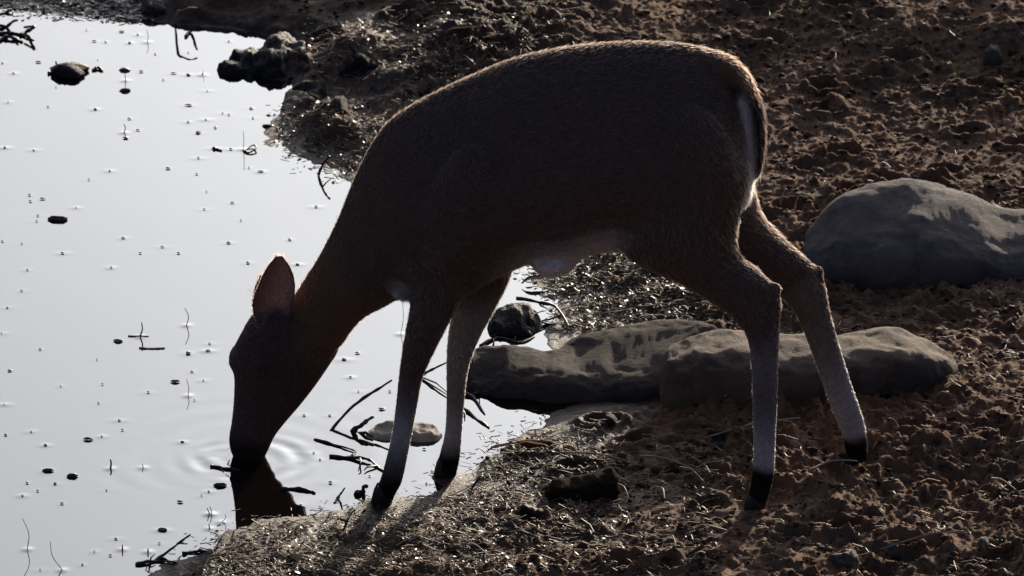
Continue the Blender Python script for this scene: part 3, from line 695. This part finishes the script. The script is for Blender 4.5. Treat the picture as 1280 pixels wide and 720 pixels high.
# ------------------------------------------------------------------ stems and twigs in and beside the water
for b, t, bend, r in STEMS:
    p = at_z(*b); q = at_y(t[0], t[1], p[1] + random.uniform(-.01, .01)); m_ = (p + q) / 2 + np.array([bend / PPM, 0, 0])
    P = catmull([p - (m_ - p) * .6 - np.array([0, 0, .01]), p, m_, q], 4)
    v, f = tube(P, [r * 1e-3 * (1 - .5 * i / len(P)) for i in range(len(P))], 6, .2)
    if b == (157, 101):
        c = at_y(156, 88, p[1]); vv = []; ff = []
        n2 = 10
        for i in range(5):
            for k in range(n2):
                a = 2 * math.pi * k / n2; rr_ = (.001, .007, .012, .010, .001)[i] * (1 + .2 * random.random())
                vv.append(c + np.array([rr_ * math.cos(a), rr_ * math.sin(a), (.006, .005, .001, -.004, -.004)[i]]))
        for i in range(4):
            for k in range(n2):
                k2 = (k + 1) % n2; ff.append((i * n2 + k, i * n2 + k2, (i + 1) * n2 + k2, (i + 1) * n2 + k))
        v, f = merge([(v, f), (vv, ff)])
        tag(mesh_obj('seed_head', v, f, M['twig']), 'dark rounded seed head on a thin stem above the open water', 'seed head'); continue
    tall = abs(b[1] - t[1]) > 14
    if b == (501, 418): tag(mesh_obj('reed_stem', v, f, M['twig']), 'hair-thin stem in the water between the chest and near front leg', 'stem', 'bare stems standing in the pond')
    elif tall: tag(mesh_obj('reed_stem', v, f, M['twig']), 'thin bare stem standing upright out of the pond', 'stem', 'bare stems standing in the pond')
    else: tag(mesh_obj('stub', v, f, M['twig']), 'short dark plant stub poking out of the still water', 'stub', 'plant stubs in the pond')
def twig(points, r, label, name='twig', material='twig', group=None, cat='twig', branches=()):
    """points: (px, py, height above water or ground in m)"""
    P = []
    for px, py, h in points: P.append(at_z(px, py, h if h > .015 else h * .4))
    C = catmull(P, 5); n = len(C)
    C[1:-1] += RNG.normal(0, r * .10, (n - 2, 3)) + r * .8 * np.sin(np.linspace(0, 9, n - 2))[:, None] * RNG.normal(0, .5, (1, 3))
    r *= 1.2; parts = [tube(C, [r * (1.0 - .55 * i / n) * random.choice((.85, .95, 1.0, 1.05, 1.35)) for i in range(n)], 6, .35)]
    for bi, (bx, by, bh) in branches:
        s = C[min(int(bi * n), n - 1)]; e = at_z(bx, by, bh); mid = (s + e) / 2 + RNG.normal(0, .004, 3)
        parts.append(tube([s, mid, e], [r * .6, r * .5, r * .25], 5, .2))
    v, f = merge(parts); return tag(mesh_obj(name, v, f, M[material]), label, cat, group)
twig([(418,541,-.01),(414,537,0),(438,512,.03),(465,490,.055),(490,475,.075)], .0034, 'long thin twig rising out of the water in front of the near front leg')
twig([(446,543,-.015),(440,539,0),(452,531,.02),(467,521,.03)], .0055, 'short thick dark stub beside the pale stone', branches=((.1, (466, 546, .004)),))
twig([(393,549,.002),(420,556,.006),(445,564,.004)], .0026, 'twig lying flat on the water below the long rising twig')
twig([(412,570,.004),(445,572,.010),(465,577,.012),(480,589,.004)], .0032, 'forked twig lying on the water touching the near front leg', branches=((.2, (445, 563, .004)), (.4, (448, 589, .003)), (.75, (455, 588, .004))))
twig([(353,611,.003),(375,611,.006),(394,616,.003)], .0034, 'dark twig floating beside the reflection of the head')
twig([(418,630,-.004),(424,620,.012),(431,610,.03)], .0028, 'slender twig slanting out of the water near the shore litter')
twig([(446,619,.0),(452,614,.012),(459,608,.024)], .0050, 'thick stub of twig beside the near front hoof')
twig([(264,583,.002),(280,585,.006),(299,588,.002)], .0032, 'small twig floating right under the muzzle', branches=((.5, (287, 575, .006)), (.45, (286, 596, .0))))
twig([(524,470,.004),(540,462,.02),(560,452,.04)], .0026, 'thin twig above the water between the two front legs', branches=((.02, (562, 493, .002)),))
twig([(570,489,.004),(591,496,.01),(606,518,.002)], .0030, 'bent twig over the water in front of the flat slab', branches=((.4, (600, 486, .02)),))
twig([(578,510,.004),(595,522,.006),(611,535,.002)], .0026, 'straight twig in the water beside the far front leg', branches=((.05, (581, 527, .0)),))
twig([(646,373,.03),(668,377,.03),(694,383,.02),(713,412,.005)], .0036, 'knobbly twig arching over the small dark rock', branches=((.4, (684, 386, .01)), (.75, (672, 402, .0))))
twig([(616,420,.003),(640,408,.015),(662,396,.02),(682,388,.02)], .0026, 'thin twig crossing the small dark rock')
twig([(600,432,.003),(622,422,.006),(650,428,.004),(668,420,.003)], .0026, 'twig lying in the shallows behind the flat slab', branches=((.3, (615, 434, 0)), (.6, (645, 420, .01))))
twig([(187,705,.0),(205,693,.012),(225,678,.03),(238,668,.04)], .0026, 'long curved twig leaning out of the water at the near shore', branches=((.05, (194, 692, .012)), (.06, (182, 713, .0))))
twig([(228,692,.004),(250,689,.006),(268,691,.004)], .0034, 'dark twig lying along the waterline of the near shore')
twig([(268,690,.006),(276,673,.016),(286,659,.02)], .0016, 'fine twig among the shore litter below the muzzle')
twig([(170,706,.003),(195,701,.006),(222,704,.003)], .0030, 'twig floating beside the near shore litter')
twig([(174,435,.002),(190,435.5,.003),(206,435,.002)], .0020, 'thin straw floating at the foot of an upright stem', material='pale_twig')
twig([(160,420,.002),(175,420,.003),(186,420,.002)], .0016, 'fine floating straw crossing an upright stem', material='pale_twig')
twig([(268,186,.002),(277,188,.004)], .0036, 'short floating twig on the pond in front of the jagged rock')
twig([(304,188,.002),(312,190,.010),(320,185,.012),(316,181,.014),(308,187,.004)], .0022, 'small looped twig floating on the pond')
twig([(-6,34,.004),(8,32,.012),(22,25,.03)], .0042, 'upper twig of a tangle floating in the far pond', group=None)
twig([(-6,42,.004),(14,41,.006),(26,43,.003)], .0040, 'middle twig of a tangle floating in the far pond')
twig([(26,44,.004),(34,39,.015),(43,34,.026),(30,34,.02)], .0042, 'bent twig of a tangle floating in the far pond', branches=((.1, (43, 51, .0)),))
twig([(-4,52,.003),(8,46,.012),(18,48,.010),(28,53,.002)], .0046, 'lowest arched twig of a tangle floating in the far pond')
twig([(-4,18,.004),(8,15,.006),(16,15,.008),(17,20,.002)], .0030, 'thin hooked twig floating near the far shore litter')
twig([(232,46,.004),(239,38,.012),(246,31,.03)], .0036, 'leaning twig in the water before the black far shore rock')
twig([(219,30,.006),(222,15,.05),(232,11,.06),(246,10,.06)], .0026, 'pale hooked twig hanging over the black far shore rock', material='pale_twig')
twig([(60,92,.003),(72,90,.006),(70,77,.02)], .0034, 'forked dark twig caught under the floating leaf', branches=((.3, (70, 111, .0)),))
twig([(116,88,.003),(122,84,.01),(128,89,.003)], .0034, 'tiny bent twig floating beside the dark floating leaf')
twig([(398,219,.002),(404,205,.03),(412,195,.05)], .0030, 'dark twig jutting from the muddy spit over the water', branches=((.4, (414, 212, .01)),))
twig([(620,30,.06),(680,17,.09),(735,8,.10)], .0028, 'long pale stalk lying on the far mud above the back', material='pale_twig', branches=((.5, (690, 0, .12)),))
twig([(600,597,.02),(590,610,.01),(588,618,.004)], .0022, 'thin twig standing in the mud beside the far front hoof')
twig([(508,660,.02),(525,650,.03),(540,640,.03)], .0030, 'pale twig lying on the shore litter before the near front hoof', material='pale_twig')
twig([(430,662,.02),(437,645,.05),(444,637,.06)], .0026, 'dark twig sticking up from the shore litter')
# bright dry stalks on the soil
STALKS = [((975,262),(983,236)),((992,270),(1003,240)),((968,250),(975,232)),((983,300),(1000,282)),((700,570),(800,588)),((770,608),(786,628)),((818,612),(830,632)),
 ((700,600),(722,628)),((850,590),(880,612)),((800,578),(870,600)),((880,560),(1000,545)),((860,600),(905,595)),((1190,682),(1214,686)),((1240,600),(1272,632)),
 ((1100,690),(1190,685)),((870,662),(884,668)),((590,690),(612,712)),((1010,610),(1072,590)),((1060,470),(1110,452)),((930,560),(990,548)),((575,700),(600,688)),((905,520),(960,505))]
for i, (a, b) in enumerate(STALKS):
    p = at_ground(*a); q = at_ground(*b)
    p[2] = gh(p[0], p[1]) + .006; q[2] = gh(q[0], q[1]) + .010
    if i < 4: q = at_y(b[0], b[1], p[1] + .02)
    m_ = (p + q) / 2 + np.array([RNG.normal(0, .006), 0, .010]); C = catmull([p, m_, q], 5)
    v, f = tube(C, [.0022 * (1 - .4 * k / len(C)) for k in range(len(C))], 5, .2)
    lab = ('pale dry stalk sticking up between the rump and the grey boulder' if i < 4 else 'thin dry stalk on the soil beside the brown boulder' if a[1] < 530 else
           'pale dry stalk lying between the front legs and the near hind leg' if b[0] < 910 and a[1] < 650 else 'pale dry stalk lying on the churned soil around the hind hooves')
    tag(mesh_obj('dry_stalk', v, f, M['pale_twig']), lab, 'stalk', 'pale dry stalks on the soil')

# ------------------------------------------------------------------ floating leaf specks, each its own thing
def leaf_disc(c, hw, depth, hgt, jag, n=14):
    V = [c + np.array([0, 0, hgt])]; F = []
    prof = [1 + jag * (random.random() - .5) for _ in range(n)]
    for ring, (s, z) in enumerate(((.55, .8), (1.0, .12), (.96, -.25))):
        for k in range(n):
            a = 2 * math.pi * k / n
            V.append(c + np.array([hw * s * prof[k] * math.cos(a), depth * s * prof[k] * math.sin(a), hgt * z * random.uniform(.7, 1.3)]))
    for k in range(n):
        k2 = (k + 1) % n; F.append((0, 1 + k, 1 + k2))
        for r in range(2): F.append((1 + r * n + k, 1 + (r + 1) * n + k, 1 + (r + 1) * n + k2, 1 + r * n + k2))
    return V, F
DARKF = {(148,427),(110,550),(90,596),(219,478),(59,589),(203,663),(275,608),(72,275)}
for (px, py, w), (p, hw) in zip(FLOAT, FW):
    big = w >= 14; dk = (px, py) in DARKF
    v, f = leaf_disc(p + np.array([0, 0, .0016 + hw * .05]), hw * (.95 if dk else random.uniform(.22, .65)), hw * random.uniform(.2, .5), .0012 + hw * (.28 if dk else .06), .7)
    if big: tag(mesh_obj('floating_leaf', v, f, M['floater' if dk else 'speck']), 'larger brown leaf scrap floating flat on the pond', 'leaf scrap', 'larger leaf scraps on the pond')
    else: tag(mesh_obj('floating_speck', v, f, M['speck']), 'tiny pale brown plant speck floating on the still pond', 'speck', 'plant specks on the pond')
p = at_z(86, 92); v1_, f1_ = leaf_disc(p + np.array([0, 0, .006]), .036, .045, .018, .9, 18)
tag(mesh_obj('floating_leaf', v1_, f1_, M['wet_rock']), 'dark crumpled leaf clump floating in the open pond', 'leaf')

# ------------------------------------------------------------------ litter and crumbs too many to count
def at_zv(px, py, z):
    d = FWD[None] * FPX + RIGHT[None] * (px - 640)[:, None] - UP[None] * (py - 360)[:, None]
    t = (z - CAM[2]) / d[:, 2]; return CAM[None] + d * t[:, None]
def scatter(regions, patch=0.0, edge=.012):
    out = []
    for (x0, x1, y0, y1, n) in regions:
        px = RNG.uniform(x0, x1, n); py = RNG.uniform(y0, y1, n); P = at_zv(px, py, np.zeros(n))
        for _ in range(4):
            h = np.maximum(ground_h(P[:, 0], P[:, 1], False), 0); P = at_zv(px, py, h)
        out.append(P)
    P = np.concatenate(out); sd = shore_sd(P[:, 0], P[:, 1])
    k = sd > RNG.normal(0.0, 0.03, len(P)) + edge
    if patch: k &= (fbm(P[:, 0] * 9, P[:, 1] * 5, 123, 3) + RNG.normal(0, .12, len(P))) > patch - .3
    P = P[k]; P[:, 2] = np.maximum(ground_h(P[:, 0], P[:, 1]), 0.001); return P
def build_stuff(name, V, Q, C, material, label, cat):
    V = V.reshape(-1, 3); o0 = np.array([0.3, 1.0, 0.0])
    me = bpy.data.meshes.new(name); me.vertices.add(len(V)); me.vertices.foreach_set('co', (V - o0).astype(np.float32).ravel())
    k = Q.shape[1]
    me.loops.add(Q.size); me.loops.foreach_set('vertex_index', Q.astype(np.int32).ravel())
    me.polygons.add(len(Q)); me.polygons.foreach_set('loop_start', np.arange(len(Q), dtype=np.int32) * k)
    me.update(calc_edges=True)
    if name == 'soil_crumbs': me.polygons.foreach_set('use_smooth', np.ones(len(Q), bool))
    a = me.attributes.new('Col', 'FLOAT_COLOR', 'POINT'); c4 = np.ones((len(V), 4), np.float32); c4[:, :3] = C; a.data.foreach_set('color', c4.ravel())
    me.materials.append(material); o = bpy.data.objects.new(name, me); COL.objects.link(o); o.location = o0
    return tag(o, label, cat, None, 'stuff')
def straws(P, lmin, lmax, rad, pal, lift=1.0):
    n = len(P); ang = RNG.normal(0.0, .8, n); L = RNG.uniform(lmin, lmax, n) * RNG.uniform(.5, 1, n)
    d = np.stack([np.cos(ang), np.sin(ang) * 1.3, RNG.normal(0, .16, n) * lift], 1); d /= np.linalg.norm(d, axis=1, keepdims=True)
    sdir = np.stack([-d[:, 1], d[:, 0], 0 * ang], 1); up = np.cross(d, sdir); r = RNG.uniform(.5, 1.3, n) * rad
    bend = np.stack([RNG.normal(0, .12, n), RNG.normal(0, .12, n), RNG.uniform(0, .16, n) * lift], 1) * L[:, None]
    V = np.empty((n, 9, 3))
    for i, t in enumerate((-.5, 0, .5)):
        c = P + d * (L * t)[:, None] + bend * (1 - 4 * t * t) + np.array([0, 0, .003 * max(lift, .3)])
        for k in range(3):
            a = 2 * math.pi * k / 3 + .5; V[:, i * 3 + k] = c + (sdir * math.cos(a) + up * math.sin(a)) * r[:, None]
    q = np.array([[i * 3 + k, i * 3 + (k + 1) % 3, i * 3 + 3 + (k + 1) % 3, i * 3 + 3 + k] for i in range(2) for k in range(3)])
    Q = (np.arange(n)[:, None, None] * 9 + q[None]).reshape(-1, 4)
    C = np.array(pal)[RNG.integers(0, len(pal), n)] * RNG.uniform(.6, 1.3, (n, 1)); return V, Q, np.repeat(C, 9, 0)
def flakes(P, smin, smax, pal, curl=.5, tilt=.35):
    n = len(P); s = RNG.uniform(smin, smax, n) * RNG.uniform(.5, 1, n)
    a = RNG.uniform(0, 6.28, n); tl = RNG.normal(0, tilt, n); tl2 = RNG.normal(0, tilt, n)
    u = np.stack([np.cos(a), np.sin(a), tl], 1); w = np.stack([-np.sin(a), np.cos(a), tl2], 1) * RNG.uniform(.35, .8, (n, 1))
    up = np.array([0, 0, 1.0]); V = np.empty((n, 8, 3))
    pts = [(-1, 0, .2), (-.3, -.7, .5), (.4, -.6, .4), (1, .05, .5), (.45, .65, .5), (-.3, .7, .3), (-.3, 0, 0), (.4, 0, .05)]
    for k, (x, y, z) in enumerate(pts):
        jx = x + RNG.normal(0, .14, n); jy = y + RNG.normal(0, .12, n)
        V[:, k] = P + (u * jx[:, None] + w * jy[:, None]) * s[:, None] * .5 + up * (z * s * curl * RNG.uniform(.2, 1, n))[:, None] + up * .004
    q = np.array([[0, 1, 6, 6], [1, 2, 7, 6], [2, 3, 7, 7], [3, 4, 7, 7], [4, 5, 6, 7], [5, 0, 6, 6]])
    q3 = np.array([[0, 1, 6], [1, 2, 7], [1, 7, 6], [2, 3, 7], [3, 4, 7], [4, 5, 6], [4, 6, 7], [5, 0, 6]])
    Q = (np.arange(n)[:, None, None] * 8 + q3[None]).reshape(-1, 3)
    C = np.array(pal)[RNG.integers(0, len(pal), n)] * RNG.uniform(.5, 1.3, (n, 1)); return V, Q, np.repeat(C, 8, 0)
def crumbs(P, smin, smax, pal):
    bm = bmesh.new(); bmesh.ops.create_icosphere(bm, subdivisions=1, radius=1); bm.verts.ensure_lookup_table()
    S = np.array([v.co[:] for v in bm.verts]); q = np.array([[v.index for v in f.verts] for f in bm.faces]); bm.free()
    S = np.array(S); m = len(S); n = len(P)
    s = smin * (smax / smin) ** (RNG.random(n) ** 2.0)
    V = P[:, None] + S[None] * s[:, None, None] * RNG.uniform(.55, 1.25, (n, m, 1)) * np.stack([RNG.uniform(.8, 1.4, n), RNG.uniform(.8, 1.4, n), RNG.uniform(.5, .9, n)], 1)[:, None]
    Q = (np.arange(n)[:, None, None] * m + q[None]).reshape(-1, 3)
    C = np.array(pal)[RNG.integers(0, len(pal), n)] * RNG.uniform(.6, 1.3, (n, 1)); return V, Q, np.repeat(C, m, 0)
STRAW = [(.30, .23, .14), (.22, .16, .10), (.12, .08, .05), (.07, .048, .032), (.05, .035, .026)]
LEAF = [(.11, .060, .032), (.08, .044, .027), (.17, .095, .045), (.05, .034, .026), (.22, .15, .085)]
SOIL = [(.120, .065, .040), (.090, .049, .031), (.17, .098, .058), (.06, .035, .024)]
P = scatter([(640, 960, 320, 415, 900), (130, 640, 620, 735, 1000), (560, 900, 560, 725, 600), (900, 1290, 480, 725, 200), (340, 560, 130, 235, 420), (380, 720, 20, 120, 380),
             (940, 1290, 0, 340, 130), (600, 760, 530, 600, 300), (960, 1290, 340, 480, 260)])
build_stuff('straw_litter', *straws(P, .015, .06, .0011, STRAW), M['litter'], 'thin straw and stalk bits strewn over the muddy bank', 'straw')
P = scatter([(130, 640, 610, 735, 4100), (560, 780, 540, 725, 1100), (640, 960, 320, 415, 1500), (780, 1290, 600, 725, 350), (960, 1290, 180, 480, 120), (340, 560, 130, 235, 700)], .30, .06)
build_stuff('fine_straw_litter', *straws(P, .006, .024, .0011, [(.30, .23, .13), (.18, .13, .075), (.10, .066, .04), (.06, .04, .028)]), M['litter'], 'fine tan chaff carpeting the near shore', 'straw')
P = scatter([(640, 960, 320, 415, 3600), (130, 640, 625, 735, 1600), (560, 900, 600, 725, 400), (340, 560, 130, 235, 1600), (380, 720, 30, 120, 1400), 
             (600, 700, 540, 620, 200)])
build_stuff('leaf_litter', *flakes(P, .006, .020, LEAF, .3), M['leaves'], 'brown dead leaf bits covering the wet shore', 'leaf litter')
M['pale_leaves'] = attr_mat('pale_leaf_litter', 0.34, 0.6, 60, 0.5)
P = scatter([(-10, 190, -14, 28, 3000)])
build_stuff('pale_leaf_litter', *flakes(P, .010, .030, [(.50, .46, .42), (.34, .31, .28), (.60, .56, .52), (.16, .13, .12)], .12, .12), M['pale_leaves'], 'pale grey dead leaves heaped on the far shore', 'leaf litter')
P = scatter([(200, 620, 590, 700, 900), (540, 720, 510, 600, 500), (330, 450, 130, 235, 300)], 0, -.045); P = P[P[:, 2] < .004]; P[:, 2] = -.001
build_stuff('shore_chaff', *straws(P, .006, .028, .0013, [(.10, .075, .045), (.06, .042, .028), (.035, .026, .02)], 0.0), M['litter'], 'dark wet chaff floating along the edge of the pond', 'straw')
M['crumb'] = attr_mat('soil_crumbs', 0.92, 0.12, 90)
P = scatter([(860, 1300, -10, 725, 5000), (600, 900, 560, 725, 900), (700, 960, -10, 80, 300), (330, 720, -10, 240, 700)])
build_stuff('soil_crumbs', *crumbs(P, .0025, .011, SOIL), M['crumb'], 'loose brown soil crumbs over the trampled bank', 'soil')

# ------------------------------------------------------------------ single bright leaves on the mud
M['orange_leaf'] = simple('orange_leaf', (.42, .16, .03), (.62, .30, .06), 50, 0.5, 0.001, 0.4, 0.3)
M['rust_leaf'] = simple('rust_leaf', (.16, .06, .025), (.28, .12, .05), 50, 0.5, 0.001, 0.4, 0.3)
def long_leaf(px0, py0, px1, py1, w, material, label):
    a = at_ground(px0, py0); b = at_ground(px1, py1); a[2] = gh(a[0], a[1]) + .012; b[2] = gh(b[0], b[1]) + .010
    d = b - a; s_ = np.array([-d[1], d[0], 0]); s_ /= np.linalg.norm(s_) + 1e-9; V = []; F = []; n = 12
    for lay in (0, 1):
        for i in range(n + 1):
            t = i / n; hw = w * math.sin(math.pi * (.04 + .92 * t)) ** .7; c = a + d * t + np.array([0, 0, .008 * math.sin(math.pi * t) + .002 * math.sin(t * 9) - .0012 * lay])
            for q in (-1, -.4, 0, .4, 1): V.append(c + s_ * hw * q + np.array([0, 0, .35 * hw * q * q]))
    o = (n + 1) * 5
    for lay in (0, 1):
        for i in range(n):
            for k in range(4):
                e = lay * o + i * 5 + k; F.append((e, e + 1, e + 6, e + 5) if lay == 0 else (e, e + 5, e + 6, e + 1))
    for i in range(n):
        for k in (0, 4): e = i * 5 + k; F.append((e, e + 5, e + 5 + o, e + o))
    tag(mesh_obj('leaf', V, F, M[material]), label, 'leaf')
long_leaf(648, 567, 688, 563, .007, 'orange_leaf', 'bright orange leaf lying on the wet mud beside the far front leg')
long_leaf(608, 572, 650, 568, .006, 'rust_leaf', 'rust brown leaf touching the bright orange leaf on the mud')
long_leaf(652, 358, 688, 354, .010, 'rust_leaf', 'rust brown leaf at the water edge behind the small dark rock')
long_leaf(556, 62, 600, 56, .012, 'rust_leaf', 'reddish leaf on the far mud mound behind the withers')
